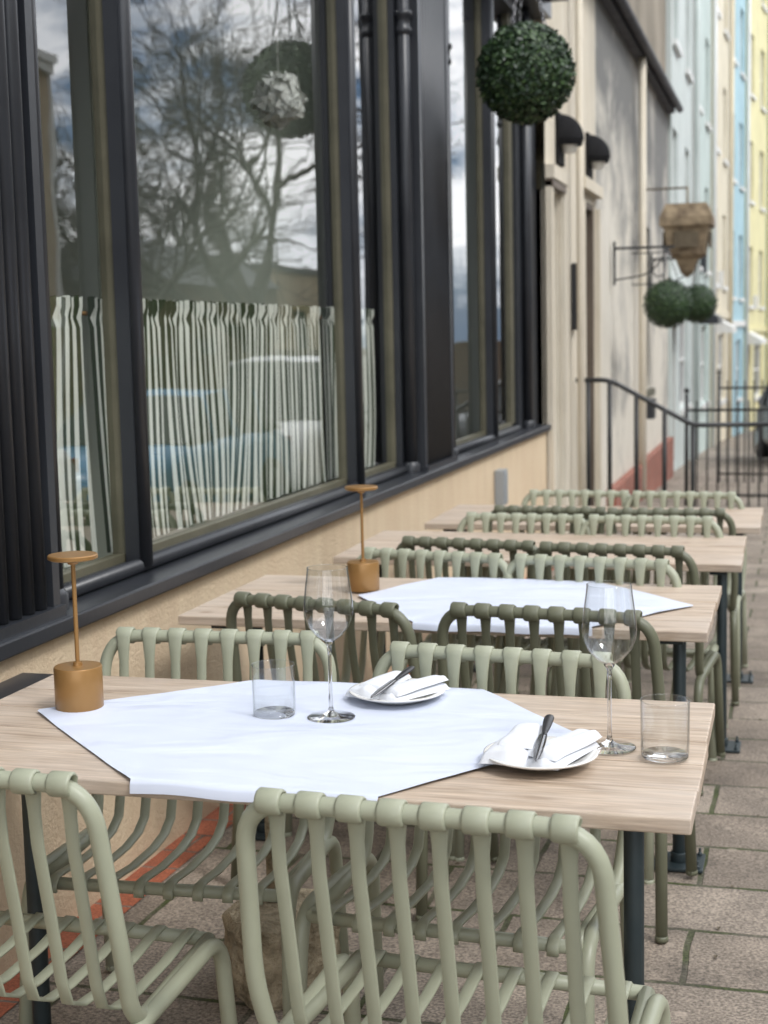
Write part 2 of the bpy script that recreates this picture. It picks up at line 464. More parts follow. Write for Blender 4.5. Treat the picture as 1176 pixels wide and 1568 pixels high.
mb=MB();rnd=random.Random(3)
for i in range(34):
    d=Vector((rnd.gauss(0,1),rnd.gauss(0,1),rnd.gauss(0,1))).normalized()
    c=d*.095;s=.15;a=d.orthogonal().normalized();b_=d.cross(a)
    an=rnd.uniform(0,6.28);a,b_=a*cos(an)+b_*sin(an),b_*cos(an)-a*sin(an)
    vs=[];
    for u in range(4):
        for v in range(4):
            p=c+a*s*(u/3-.5)*1.3+b_*s*(v/3-.5)*1.3-d*(.06*((u/3-.5)**2+(v/3-.5)**2)*4-rnd.uniform(-.015,.015))
            vs.append(p)
    mb.add(vs,[(u*4+v,u*4+v+1,u*4+v+5,u*4+v+4) for u in range(3) for v in range(3)],0,False)
mb.tube([(0,0,.1),(0,0,1.1)],.004,6)
mb.obj('paper_pendant_lamp',[M['paper']],loc=(-2.36,6.72,2.60))

# ------------------------------------------------------------------ topiary balls
def topiary_mesh(R,n,seed):
    mb=MB();rnd=random.Random(seed)
    prof=[(R*.90*sin(pi*i/12),-R*.90*cos(pi*i/12)) for i in range(13)]
    mb.lathe(prof,(0,0,0),24,1)
    for i in range(n):
        z=1-2*(i+.5)/n;a=i*2.399963
        d=Vector((sqrt(1-z*z)*cos(a),sqrt(1-z*z)*sin(a),z))
        d=(d+Vector((rnd.gauss(0,.02),rnd.gauss(0,.02),rnd.gauss(0,.02)))).normalized()
        c=d*R*(rnd.uniform(.90,1.015)+.02*noise.noise(d*5))
        nrm=(d+Vector((rnd.gauss(0,.5),rnd.gauss(0,.5),rnd.gauss(0,.5)))).normalized()
        t=nrm.orthogonal().normalized();bb=nrm.cross(t);an=rnd.uniform(0,6.28)
        t,bb=t*cos(an)+bb*sin(an),bb*cos(an)-t*sin(an)
        L=rnd.uniform(.010,.017);Wd=L*.62
        mb.add([c-t*L,c-t*L*.2+bb*Wd-nrm*.002,c+t*L*.6+bb*Wd*.6,c+t*L,c+t*L*.6-bb*Wd*.6,c-t*L*.2-bb*Wd-nrm*.002],[(0,1,2,3),(0,3,4,5)])
    return mb
def hanging_ball(loc,R,n,seed,arm,sc=1):
    e=empty('hanging_topiary_ball',loc)
    topiary_mesh(R,n,seed).obj('foliage_ball',[M['leaf'],M['hedge']],e)
    mb=MB()
    for sx,sy in ((.10,0),(-.05,.09),(-.05,-.09)):
        a=Vector((sx,sy,R*.9));b_=Vector((0,0,min(arm,R+.42)))
        d=(b_-a);n_=int(d.length/.032)
        for i in range(n_):
            c=a+d*((i+.5)/n_);u=d.normalized();w=u.orthogonal().normalized();w2=u.cross(w)
            if i%2: w=w2
            mb.tube([c+u*.02*cos(q)+w*.009*sin(q) for q in [2*pi*z/8 for z in range(8)]],.0028,5,closed=True)
    n_=int(max(0,arm-R-.42)/.032)
    for i in range(n_):
        c=Vector((0,0,R+.42+(i+.5)*.032));w=Vector((1,0,0)) if i%2 else Vector((0,1,0));u=Vector((0,0,1))
        mb.tube([c+u*.02*cos(q)+w*.009*sin(q) for q in [2*pi*z/8 for z in range(8)]],.0028,5,closed=True)
    mb.obj('chain',[M['steel']],e)
    mb=MB()
    wx=-1.76-loc[0]
    mb.box(wx,.06,-.012,.012,arm,arm+.025);mb.box(wx-.01,wx+.01,-.03,.03,arm-.35,arm+.08)
    mb.tube(fillet([(wx,0,arm-.3),(wx*.3,0,arm-.25),(0,0,arm)],.3,8),.008,8)
    mb.obj('wall_bracket',[M['iron']],e)
hanging_ball((-1.32,7.5,2.78),.245,5200,5,.95)
hanging_ball((-1.23,15.0,1.74),.245,1800,6,.55)
hanging_ball((-1.19,18.9,1.80),.245,1800,7,.55)
e=empty('hanging_planter',(-1.28,18.4,2.52))
mb=MB()
v=[];secs=[(.0,-.42),(.07,-.36),(.13,-.20),(.22,-.14),(.26,.16),(.31,.20),(.31,.30),(.24,.46)]
for (q,z) in secs: v+=[(-q,-q,z),(q,-q,z),(q,q,z),(-q,q,z)]
mb.add(v,[(i*4+k,i*4+(k+1)%4,(i+1)*4+(k+1)%4,(i+1)*4+k) for i in range(len(secs)-1) for k in range(4)]+[(28,29,30,31)],0)
mb.box(-.285,-.262,-.12,.12,-.08,.14,1);mb.box(.262,.285,-.14,.14,-.06,.12,1);mb.box(-.14,.14,-.285,-.262,-.06,.12,1)
mb.tube([(0,0,.46),(0,0,.68)],.01,6);mb.tube([(0,0,.66),(-.5,0,.66)],.014,6,1)
mb.obj('planter_box',[M['planter'],M['driftwood']],e)

# ------------------------------------------------------------------ chair
def build_chair(mat,name):
    mb=MB()
    W=.276
    R=.0145
    ztop=.810; zs=.395
    def backy(z):
        t=(z-zs)/(ztop-zs)
        return .012-.082*t
    D=.375
    ptsL=[(-W+.02,D,zs-.015),(-W+.004,.03,zs-.022),(-W-.006,-.015,zs+.11),(-W+.010,-.070,ztop)]
    path=[Vector(p) for p in ptsL]+[Vector((-p[0],p[1],p[2])) for p in ptsL[::-1]]
    path=fillet(path,[0,.09,.05,.080,.080,.05,.09,0],8)
    mb.tube(path,R,12)
    mb.tube([(-W+.02,D,zs-.015),(W-.02,D,zs-.015)],R*.9,10)
    for sx in (-1,1):
        p=[(sx*(W+.010),-.055,0),(sx*(W+.002),-.02,zs-.025),(sx*(W+.002),D,zs-.005),(sx*(W+.010),D+.045,0)]
        mb.tube(fillet(p,[0,.07,.07,0],8),R*1.05,12)
        for q in (p[0],p[3]): mb.lathe([(0,0),(R*1.15,0),(R*1.15,.012),(R,.014)],(q[0],q[1],-.0),10)
    n=8
    for i in range(n):
        f=-1+2*i/(n-1)
        xc=f*(W-.056)
        prof=[(-.066,ztop-.004),(-.050,ztop-.030),(-.049,ztop-.055),(backy(.70)+.004,.70),(backy(.60)+.006,.60),(backy(.52)+.007,.52),(.008,zs+.055),(.024,zs+.012),(.068,zs-.010),(.14,zs-.018),(.26,zs-.014),(D-.03,zs-.003),(D+.002,zs-.001),(D+.018,zs-.012),(D+.018,zs-.028)]
        wrap=[]
        cy,cz=-.070,ztop
        rw=.0170
        for k in range(11):
            a=radians(-80+ k*290/10)
            wrap.append((cy-cos(a)*rw,cz+sin(a)*rw))
        pl=wrap[:10]+prof[1:]
        NW=10
        pts=[Vector((xc,p[0],p[1])) for p in pl]
        hw=.0112;th=.0034
        vs=[];fs=[];k=8
        for a in range(len(pts)):
            if a==0:t=pts[1]-pts[0]
            elif a==len(pts)-1:t=pts[-1]-pts[-2]
            else:t=(pts[a+1]-pts[a-1])
            t.normalize();nn=Vector((1,0,0)).cross(t)
            w=hw*(1.75 if a<NW-1 else (1.5 if a==NW-1 else (1.2 if a==NW else 1.0)))
            for (du,dn) in ((-1,-.4),(-.85,-1),(.85,-1),(1,-.4),(1,.3),(.8,1),(-.8,1),(-1,.3)):
                vs.append(pts[a]+Vector((1,0,0))*w*du+nn*th*dn)
        for a in range(len(pts)-1):
            for b_ in range(k):
                c=(b_+1)%k;fs.append((a*k+b_,a*k+c,(a+1)*k+c,(a+1)*k+b_))
        fs.append(tuple(range(k))[::-1]);fs.append(tuple((len(pts)-1)*k+q for q in range(k)))
        mb.add(vs,fs,0,True)
    me=bpy.data.meshes.new(name);me.from_pydata(mb.v,[],mb.f);me.materials.append(mat)
    me.polygons.foreach_set('use_smooth',mb.sm);me.update()
    return me
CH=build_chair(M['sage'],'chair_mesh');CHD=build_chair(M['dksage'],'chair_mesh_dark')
def chair(x,y,rot,dark=False):
    x*=.966;y*=.966
    base=Vector((0,.07,0));r=Matrix.Rotation(radians(rot),3,'Z')
    p=Vector((x,y,0))+r@base
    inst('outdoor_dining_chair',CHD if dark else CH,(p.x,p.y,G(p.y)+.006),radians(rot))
chair(-.532,2.015,-4);chair(-1.345,2.05,-1)
chair(-1.32,3.20,184);chair(-.62,3.11,176)
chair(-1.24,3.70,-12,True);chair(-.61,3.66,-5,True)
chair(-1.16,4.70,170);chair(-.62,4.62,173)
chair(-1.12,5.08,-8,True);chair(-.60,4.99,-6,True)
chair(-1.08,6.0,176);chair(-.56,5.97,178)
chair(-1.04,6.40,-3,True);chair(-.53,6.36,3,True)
chair(-1.04,7.32,180);chair(-.52,7.28,178)

# ------------------------------------------------------------------ tables
def table(x0,x1,y0,y1,ztop,postx):
    e=empty('dining_table',((x0+x1)/2,(y0+y1)/2,0))
    w=(x1-x0)/2;d=(y1-y0)/2;n=5;pw=2*d/n
    for i in range(n):
        mb=MB();jx=random.uniform(-.003,.003)
        mb.box(-w+jx,w+jx,-d+i*pw+.0012,-d+(i+1)*pw-.0012,ztop-.028,ztop+random.uniform(-.0015,.0))
        o=mb.obj('top_plank',[M['wood']],e,bevel=.003)
    mb=MB();
    gz=G((y0+y1)/2)
    for px in (postx-(x0+x1)/2, -(postx-(x0+x1)/2)):
        mb.tube([(px,0,gz+.012),(px,0,ztop-.05)],.0185,16)
        mb.box(px-.07,px+.07,-.07,.07,gz+.005,gz+.013)
        mb.tube([(px,0,gz+.012),(px,0,gz+.04)],.024,16)
        for a in (-1,1):
            for b_ in (-1,1):
                mb.lathe([(.007,0),(.007,.008),(.004,.009),(.004,.022),(0,.022)],(px+a*.055,b_*.055,gz+.013),8)
        mb.box(px-.03,px+.03,-d*.8,d*.8,ztop-.05,ztop-.0285)
    mb.box(-w*.75,w*.75,-.02,.02,ztop-.049,ztop-.0287)
    mb.obj('pedestal_legs',[M['legs']],e,bevel=.002)
table(-1.60,-.144,2.207,2.93,.75,-.27)
table(-1.66,-.206,3.75,4.46,.724,-.304)
table(-1.63,-.172,5.08,5.80,.69,-.25)
table(-1.60,-.137,6.35,7.07,.65,-.238)

def cloth(name,zt,rows,hang=.012):
    mb=MB();n=60;m=70
    y0,y1=rows[0][0],rows[-1][0]
    verts=[]
    def lr(y):
        for a,b_ in zip(rows[:-1],rows[1:]):
            if y<=b_[0]+1e-9:
                t=(y-a[0])/(b_[0]-a[0]);return a[1]+(b_[1]-a[1])*t,a[2]+(b_[2]-a[2])*t
        return rows[-1][1:]
    R_=[]
    l,r=lr(y0);R_.append((y0-.006,l,r,-hang));R_.append((y0-.005,l,r,-.003))
    for i in range(n+1):
        y=y0+(y1-y0)*i/n;l,r=lr(y);R_.append((y,l,r,None))
    l,r=lr(y1);R_.append((y1+.005,l,r,-.003));R_.append((y1+.006,l,r,-hang*2))
    for (y,l,r,dz) in R_:
        for j in range(m+1):
            x=l+(r-l)*j/m
            if dz is None:
                w=noise.noise(Vector((x*3+zt*7,y*6,1.3)))*.0042+noise.noise(Vector((x*9,y*14,4)))*.0014+.0045
                z=zt+max(.0012,w)
            else: z=zt+dz+.0015*sin(x*30)
            verts.append((x,y+(.002*sin(x*23) if dz else 0),z))
    N=len(R_)
    mb.add(verts,[(i*(m+1)+j,i*(m+1)+j+1,(i+1)*(m+1)+j+1,(i+1)*(m+1)+j) for i in range(N-1) for j in range(m)],0,True)
    return mb.obj(name,[M['cloth']])
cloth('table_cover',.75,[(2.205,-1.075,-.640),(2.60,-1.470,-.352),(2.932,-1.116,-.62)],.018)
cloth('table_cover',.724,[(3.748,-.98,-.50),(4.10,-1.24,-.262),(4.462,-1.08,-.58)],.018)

# ------------------------------------------------------------------ table ware
def lamp(x,y,z):
    mb=MB()
    mb.lathe([(0,0),(.047,0),(.0485,.002),(.0485,.083),(.047,.086),(.010,.087),(.009,.094),(.0045,.095),(.0045,.292),(.010,.294),(.012,.299),(.044,.303),(.050,.306),(.050,.312),(.048,.314),(0,.314)],(0,0,0),48)
    o=mb.obj('cordless_table_lamp',[M['bronze']],loc=(x,y,z))
    mod=o.modifiers.new('b','EDGE_SPLIT');mod.split_angle=radians(40)
lamp(-1.393,2.64,.754);lamp(-1.25,4.20,.729)
def wineglass(x,y,z):
    e=empty('wine_glass',(x,y,z))
    H=.295
    mb=MB()
    outer=[(.004,.150),(.012,.153),(.026,.163),(.040,.180),(.0475,.200),(.0485,.212),(.0475,.228),(.0445,.255),(.041,.28),(.0395,H)]
    mb.lathe(outer,(0,0,0),40)
    mb.lathe([(r-.0012 if r>.006 else r*.5,zz+.0012) for r,zz in outer[:-1]]+[(.0383,H)],(0,0,0),40)
    mb.tube([(.0390*cos(a),.0390*sin(a),H) for a in [2*pi*k/40 for k in range(40)]],.0009,6,closed=True)
    mb.obj('bowl',[M['drink']],e)
    mb=MB()
    mb.lathe([(0,0.0005),(.046,.0005),(.047,.0018),(.044,.003),(.018,.006),(.007,.012),(.0042,.022),(.0036,.05),(.0036,.12),(.005,.142),(.010,.1515),(0,.1545)],(0,0,0),40)
    mb.obj('stem_and_foot',[M['sglass']],e)
wineglass(-.862,2.655,.755);wineglass(-.312,2.563,.7515)
def tumbler(x,y,z):
    e=empty('water_tumbler',(x,y,z))
    mb=MB()
    mb.lathe([(.0405,.004),(.0415,.012),(.0425,.102)],(0,0,0),44)
    mb.lathe([(.0385,.010),(.0395,.016),(.0410,.102)],(0,0,0),44)
    mb.tube([(.0418*cos(a),.0418*sin(a),.102) for a in [2*pi*k/44 for k in range(44)]],.001,6,closed=True)
    mb.obj('wall',[M['drink']],e)
    mb=MB();mb.lathe([(0,.0005),(.037,.0005),(.0405,.003),(.0405,.006),(.038,.009),(0,.0085)],(0,0,0),44)
    mb.obj('base',[M['sglass']],e)
tumbler(-.977,2.65,.755);tumbler(-.211,2.52,.7515)

def pad(mb,cx,cy,ang,lx,ly,h,z0,seed,fold=0,tilt=0):
    n=28;m=18;vs=[]
    ca,sa=cos(ang),sin(ang)
    for top in (1,0):
        for i in range(n+1):
            for j in range(m+1):
                u=-1+2*i/n;v=-1+2*j/m
                e=max(0,(1-abs(u)**9))**.5*max(0,(1-abs(v)**7))**.5
                x=u*lx*(1+.05*v);y=v*ly*(1-.12*u)
                nn=noise.noise(Vector((x*14+seed,y*14,seed*1.7)))
                hh=h*e*(.72+.28*cos(v*pi*.5)+.25*nn)
                hh+=fold*e*max(0,1-abs(v+.35+.25*u)*2.6)
                x+=.004*noise.noise(Vector((y*25,seed,2)));y+=.005*noise.noise(Vector((x*16,seed,5)))
                z=z0+tilt*(u+1)*lx+(hh if top else 0)+.004*nn*(1-e)
                vs.append((cx+x*ca-y*sa,cy+x*sa+y*ca,z))
    K=(n+1)*(m+1);fs=[]
    for i in range(n):
        for j in range(m):
            a=i*(m+1)+j;q=(a,a+m+1,a+m+2,a+1)
            fs.append(q);fs.append(tuple(K+t for t in q[::-1]))
    mb.add(vs,fs,0,True)
def place_setting(x,y,z,ka,kb,pads,seed):
    mb=MB()
    mb.lathe([(0,.004),(.052,.004),(.056,.0005),(.06,.003),(.075,.008),(.094,.0145),(.0985,.017),(.0988,.019),(.096,.0195),(.075,.0125),(.062,.008),(0,.0075)],(0,0,0),56)
    mb.obj('side_plate',[M['china']],loc=(x,y,z))
    mb=MB()
    for i,(dx,dy,a,lx,ly,h,zz,fold,tl) in enumerate(pads):
        pad(mb,x+dx,y+dy,radians(a),lx,ly,h,z+zz,seed+i*3.3,fold,tl)
    mb.obj('folded_napkin',[M['napkin']])
    A=Vector(ka);Bv=Vector(kb);d=(Bv-A);L=d.length;u=d.normalized();s=u.cross(Vector((0,0,1))).normalized();up=s.cross(u)
    mb=MB()
    st=[(0,.0012),(.06,.006),(.2,.0095),(.4,.0100),(.55,.0085),(.6,.005)]
    vs=[]
    for t,w in st:
        c=A+u*L*t
        vs+=[c-s*w+up*.0002,c+up*.0012,c+s*w*.7+up*.0002,c-up*.0008]
    fs=[]
    for i in range(len(st)-1):
        for k in range(4):
            l=(k+1)%4;fs.append((i*4+k,i*4+l,(i+1)*4+l,(i+1)*4+k))
    mb.add(vs,fs,0,True)
    hp=[(.56,.0035),(.62,.0048),(.72,.0065),(.85,.0078),(.95,.0078),(.99,.0058),(1.0,.002)]
    vs=[];fs=[];k=10
    for t,w in hp:
        c=A+u*L*t
        for q in range(k):
            an=2*pi*q/k;vs.append(c+s*w*1.15*cos(an)+up*w*.5*sin(an))
    for i in range(len(hp)-1):
        for q in range(k):
            l=(q+1)%k;fs.append((i*k+q,i*k+l,(i+1)*k+l,(i+1)*k+q))
    fs.append(tuple(range(k)));fs.append(tuple((len(hp)-1)*k+q for q in range(k)))
    mb.add(vs,fs,1,True)
    mb.obj('table_knife',[M['steel'],M['knifeh']])
place_setting(-.774,2.825,.755,(-.800,2.722,.780),(-.762,2.905,.803),
   [(-.036,.012,62,.068,.036,.020,.010,.004,.05),(.036,-.004,50,.074,.034,.010,.010,.004,.06),(.040,.002,44,.066,.030,.009,.021,.004,.10),(-.028,.015,66,.055,.028,.012,.026,.0,.06)],2.0)
place_setting(-.415,2.44,.7545,(-.407,2.345,.784),(-.412,2.522,.816),
   [(-.044,.006,82,.072,.038,.026,.010,.005,.05),(.036,.000,66,.078,.036,.012,.010,.005,.06),(.042,.006,58,.070,.031,.011,.023,.005,.10),(-.034,.014,86,.055,.028,.014,.034,.0,.05)],7.0)

mb=MB();vs=[];n=48;prof=[(.0,0),(.125,0),(.13,.03),(.125,.06),(.13,.09),(.123,.13),(.125,.16),(.115,.18),(.08,.187),(.04,.186),(0,.188)]
for (r,z) in prof:
    for k in range(n):
        a=2*pi*k/n;q=r*(1+.10*noise.noise(Vector((cos(a)*2.5,sin(a)*2.5,z*16)))+.16*abs(cos(2*a))**3+.03*noise.noise(Vector((cos(a)*9,sin(a)*9,z*50))));vs.append((q*cos(a),q*sin(a),z+(.012*noise.noise(Vector((q*cos(a)*20,q*sin(a)*20,0))) if z>.1 else 0)))
mb.add(vs,[(i*n+k,i*n+(k+1)%n,(i+1)*n+(k+1)%n,(i+1)*n+k) for i in range(len(prof)-1) for k in range(n)],0,False)
mb.tube([(-.03,.04,.17),(-.03,.04,.42)],.022,12)
mb.obj('stone_block',[M['limestone']],loc=(-1.13,3.08,G(3)))

# ------------------------------------------------------------------ houses
def facade(mb,w,z0,z1,ops,wallm,glassm,framem,d=.12,bars=True):
    ys=sorted({0,w,*[o[0] for o in ops],*[o[1] for o in ops]});zs=sorted({z0,z1,*[o[2] for o in ops],*[o[3] for o in ops]})
    for a,b_ in zip(ys[:-1],ys[1:]):
        for c,e in zip(zs[:-1],zs[1:]):
            my,mz=(a+b_)/2,(c+e)/2
            if any(o[0]<my<o[1] and o[2]<mz<o[3] for o in ops): continue
            mb.add([(0,a,c),(0,b_,c),(0,b_,e),(0,a,e)],[(0,1,2,3)],wallm)
    for o in ops:
        a,b_,c,e=o[:4];door=len(o)>4
        mb.add([(0,a,c),(0,b_,c),(0,b_,e),(0,a,e),(-d,a,c),(-d,b_,c),(-d,b_,e),(-d,a,e)],[(0,4,5,1),(1,5,6,2),(2,6,7,3),(3,7,4,0)],wallm)
        if door:
            mb.add([(-d,a,c),(-d,b_,c),(-d,b_,e),(-d,a,e)],[(0,1,2,3)],framem+1)
            t=.06
            mb.box(-d+.002,-d+.05,a,a+t,c,e,framem);mb.box(-d+.002,-d+.05,b_-t,b_,c,e,framem);mb.box(-d+.002,-d+.05,a+t,b_-t,e-t,e,framem)
            mb.box(-d+.002,-d+.045,a+t,b_-t,e-.45,e-.38,framem)
            mb.box(-d+.002,-d+.02,a+.2,b_-.2,c+.25,c+.8,framem+1);mb.box(-d+.002,-d+.02,a+.2,b_-.2,c+1.0,c+1.5,framem+1)
        else:
            mb.add([(-d,a,c),(-d,b_,c),(-d,b_,e),(-d,a,e)],[(0,1,2,3)],glassm)
            t=.05
            mb.box(-d+.002,-d+.05,a,a+t,c,e,framem);mb.box(-d+.002,-d+.05,b_-t,b_,c,e,framem)
            mb.box(-d+.002,-d+.05,a+t,b_-t,e-t,e,framem);mb.box(-d+.002,-d+.05,a+t,b_-t,c,c+t,framem)
            mb.box(-d+.004,-d+.055,a+t,b_-t,(c+e)/2-.025,(c+e)/2+.025,framem)
            if bars: mb.box(-d+.002,-d+.03,(a+b_)/2-.012,(a+b_)/2+.012,c+t,e-t,framem)
            mb.box(.002,.07,a-.06,b_+.06,c-.09,c-.002,framem)
def house(name,x,y,ang,w,h,color,doorc,storeys=4,depth=8,storey=2.9,zb=None):
    z=G(y)-1.2 if zb is None else zb
    e=empty(name,(x,y,z),ang)
    mb=MB();ops=[]
    zz=1.3
    ops.append((.45,1.4,zz,zz+2.2,1))
    ops.append((2.3,w-.9,zz+.75,zz+2.3))
    for s in range(1,storeys):
        b0=zz+s*storey
        for k in range(2):
            c=w*(k+.5)/2;ops.append((c-.5,c+.5,b0+.5,b0+2.15))
    facade(mb,w,0,h,ops,0,1,2)
    mb.obj('facade',[color,M['winglass'],M['whitepaint'],doorc],e)
    mb=MB()
    mb.box(-depth,-.001,-.0,.0+.002,0,h);mb.box(-depth,-.001,w-.002,w,0,h);mb.box(-depth-.1,-depth,0,w,0,h)
    mb.add([(0,0,h),(0,w,h),(-depth/2,w,h+2),(-depth/2,0,h+2),(-depth,0,h),(-depth,w,h)],[(0,1,2,3),(3,2,5,4)],1)
    mb.obj('walls_and_roof',[color,M['slate']],e)
    mb=MB()
    mb.box(.002,.16,.0,w,h-.35,h-.15);mb.box(.002,.24,.0,w,h-.15,h+.02)
    mb.box(.002,.06,0,w,zz+storey-.25,zz+storey-.1)
    mb.box(.002,.045,0,.18,0,h-.36)
    mb.tube([(.09,w-.12,0),(.09,w-.12,h-.3)],.045,8)
    mb.obj('cornice_and_downpipe',[color if storeys>3 and random.random()<.6 else M['whitepaint']],e)
    return e
cols=[('paleblue',(.55,.60,.58)),('offwhite',(.64,.62,.53)),('turq',(.36,.54,.60)),('yellow',(.66,.62,.38)),('mint',(.50,.58,.55)),('yellow2',(.68,.63,.36)),('blue2',(.40,.54,.62)),('cream3',(.68,.62,.48)),('green',(.55,.62,.45)),('pink',(.66,.5,.42))]
CM=[paint('render_'+n,c) for n,c in cols]
doors=[paint('door_red',(.3,.03,.03)),paint('door_blue',(.03,.08,.2)),paint('door_green',(.03,.12,.06)),paint('door_black',(.02,.02,.02)),paint('door_white',(.62,.68,.70))]
px,py=-1.80,21.9
hs=[0,.5,1.5,3,5,8,12,17,22,28,34]
ws=[5.2,5.0,5.2,4.6,5.4,5.0,5.0,5.2,5.2,5,5]
order=[0,4,7,2,5,6,3,5,8,7,9]
for i in range(11):
    a=-radians(hs[i])
    h_=house('terrace_house',px,py,a,ws[i],15.0+random.uniform(-.4,.6),CM[order[i]],doors[i%4],storeys=5)
    if i in (0,1,2,4):
        mb=MB();mb.box(.002,.45,.3,1.6,3.62,3.74);mb.add([(.002,.3,3.74),(.45,.3,3.742),(.45,1.6,3.742),(.002,1.6,3.74),(.002,.3,4.0),(.002,1.6,4.0)],[(1,2,5,4),(0,1,4),(2,3,5)])
        mb.box(.002,.12,2.0,2.2,4.6,5.0);mb.obj('porch_hood',[M['whitepaint'] if i!=1 else M['black']],h_)
    px+= -sin(a)*ws[i];py+=cos(a)*ws[i]
A=empty('rendered_house',(-1.80,11.0,0))
w=10.88
mb=MB();facade(mb,1.3,-1.2,3.05,[(.10,.62,-.5,2.55,1)],0,1,2,d=.10)
mb.obj('doorway_wall',[M['cream2'],M['winglass'],M['whitepaint'],doors[4]],A)
mb=MB();facade(mb,1.598,-1.2,3.05,[(.55,1.45,-.5,2.62,1)],0,1,2,d=.42)
mb.box(-.40,-.006,1.425,1.449,-.5,2.60,2);mb.box(-.40,-.006,.56,1.42,2.58,2.61,2)
mb.obj('recessed_doorway',[M['cream2'],M['winglass'],M['brownframe'],doors[3]],A,loc=(0,1.302,0))
mb=MB();facade(mb,w-2.9,-1.2,4.55,[(4.1,5.2,.75,2.75)],0,1,2,d=.2)
mb.obj('stained_wall',[M['stained'],M['winglass'],M['olive'],doors[3]],A,loc=(0,2.9,0))
mb=MB();mb.box(-8,-.0,0,2.9,3.052,4.55);mb.obj('upper_cream_wall',[M['cream2']],A)
mb=MB();mb.box(-8,-.03,0,w,4.69,11);mb.obj('upper_floors',[M['brown']],A)
mb=MB();mb.box(-8,.10,0,w,4.552,4.62);mb.box(-8,.16,0,w,4.622,4.685);mb.tube([(.17,0,4.60),(.17,w,4.60)],.05,8);mb.obj('eaves_gutter',[M['slate']],A)
mb=MB();mb.box(-8,-.5,.001,2.85,-1.2,4.5);mb.box(-8,-.5,w-.1,w-.01,-1.2,4.5);mb.obj('inner_mass',[M['stained']],A)
mb=MB();
for yy in (.0,.64,1.74,2.78): mb.box(.002,.05,yy,yy+.09,-1,2.60)
mb.box(.002,.07,0,.75,2.62,2.72);mb.box(.002,.07,1.7,2.9,2.70,2.80)
mb.obj('door_surrounds',[M['cream2']],A)
mb=MB();mb.box(.002,.03,.12,.17,-.5,2.55);mb.box(.002,.06,.0,.66,2.56,2.615);mb.box(.002,.04,1.83,1.86,-.5,2.6);mb.obj('timber_trim',[M['brownframe']],A)
mb=MB();mb.box(.002,.09,3.6,w,-1.2,-.08);mb.obj('brick_plinth',[M['redbrick']],A)
mb=MB();mb.tube([(.09,6.3,-1),(.09,6.3,4.55)],.045,10);mb.tube([(.09,1.2,-1),(.09,1.2,4.55)],.03,10);mb.obj('downpipe',[M['cream2']],A)
mb=MB();mb.box(.002,.06,1.28,1.42,1.5,2.05);mb.obj('door_sign',[M['black']],A,bevel=.01)
mb=MB();mb.box(.002,.16,6.9,7.2,.42,.66);mb.add([(.002,6.88,.66),(.002,7.22,.66),(.2,7.22,.64),(.2,6.88,.64)],[(0,1,2,3)]);mb.obj('letter_box',[M['black']],A)
mb=MB();
for zz in (2.35,2.0): mb.tube([(0,6.0,zz),(.38,6.0,zz)],.008,6)
mb.tube([(.3+.07*cos(t*.5),6.0,2.18+.1*sin(t*.5)) for t in range(13)],.008,6);mb.tube([(.36,6,1.95),(.36,6,2.4)],.01,6)
mb.obj('sign_bracket',[M['iron']],A)
def wall_lamp(x,y,z):
    e=empty('wall_lantern',(x,y,z))
    mb=MB();vs=[];fs=[];n=14;m=8;R=.17
    for i in range(m+1):
        ph=pi/2*i/m
        for k in range(n+1):
            th=-pi/2+pi*k/n
            vs.append((R*1.1*sin(ph)*cos(th)+.0,R*.9*sin(ph)*sin(th),R*1.15*cos(ph)))
    for i in range(m):
        for k in range(n):
            a=i*(n+1)+k;fs.append((a,a+1,a+n+2,a+n+1))
    mb.add(vs,fs,0,True)
    mb.box(-.015,.012,-.155,.155,-.19,.2)
    vs=[(R*1.1*cos(-pi/2+pi*k/n),R*.9*sin(-pi/2+pi*k/n),0) for k in range(n+1)]
    mb.add(vs+[(v[0]*.9,v[1]*.9,-.05) for v in vs],[(k,k+1,n+2+k,n+1+k) for k in range(n)])
    mb.obj('shade',[M['matte']],e)
    mb=MB();mb.lathe([(0,-.11),(.05,-.10),(.07,-.03),(.06,0),(0,.02)],(.075,0,0),14);mb.obj('diffuser',[M['lampwhite']],e)
wall_lamp(-1.785,11.65,2.97);wall_lamp(-1.785,13.35,3.02)

def rail(name,pts,posts,r=.016):
    mb=MB();mb.tube(pts,r,8)
    for (x,y,z) in posts: mb.tube([(x,y,G(y)),(x,y,z)],r*.95,8)
    return mb.obj(name,[M['iron']])
rail('handrail',fillet([(-1.78,12.4,1.08),(-1.5,12.4,1.08),(-.82,12.5,.69),(-.2,12.6,.69)],.08,5),
     [(-1.68,12.4,1.08),(-1.5,12.4,1.07),(-1.28,12.43,.95),(-1.05,12.46,.82),(-.82,12.5,.69)],.020)
def railing(xa,xb,y,h,gate=None):
    mb=MB();n=int((xb-xa)/.11);z=G(y)
    for i in range(n+1):
        x=xa+(xb-xa)*i/n
        big=i%9==0
        mb.tube([(x,y,z),(x,y,z+h+(.12 if big else .04))],.022 if big else .010,6)
        if big: mb.lathe([(0,.05),(.03,.03),(.03,.0),(.0,-.02)],(x,y,z+h+.14),8)
    for q in (.12,h-.06): mb.tube([(xa,y,z+q),(xb,y,z+q)],.016,6)
    return mb.obj('iron_railing',[M['iron']])
railing(-1.15,1.3,16.5,1.12)
railing(-1.0,1.3,20.5,1.35)

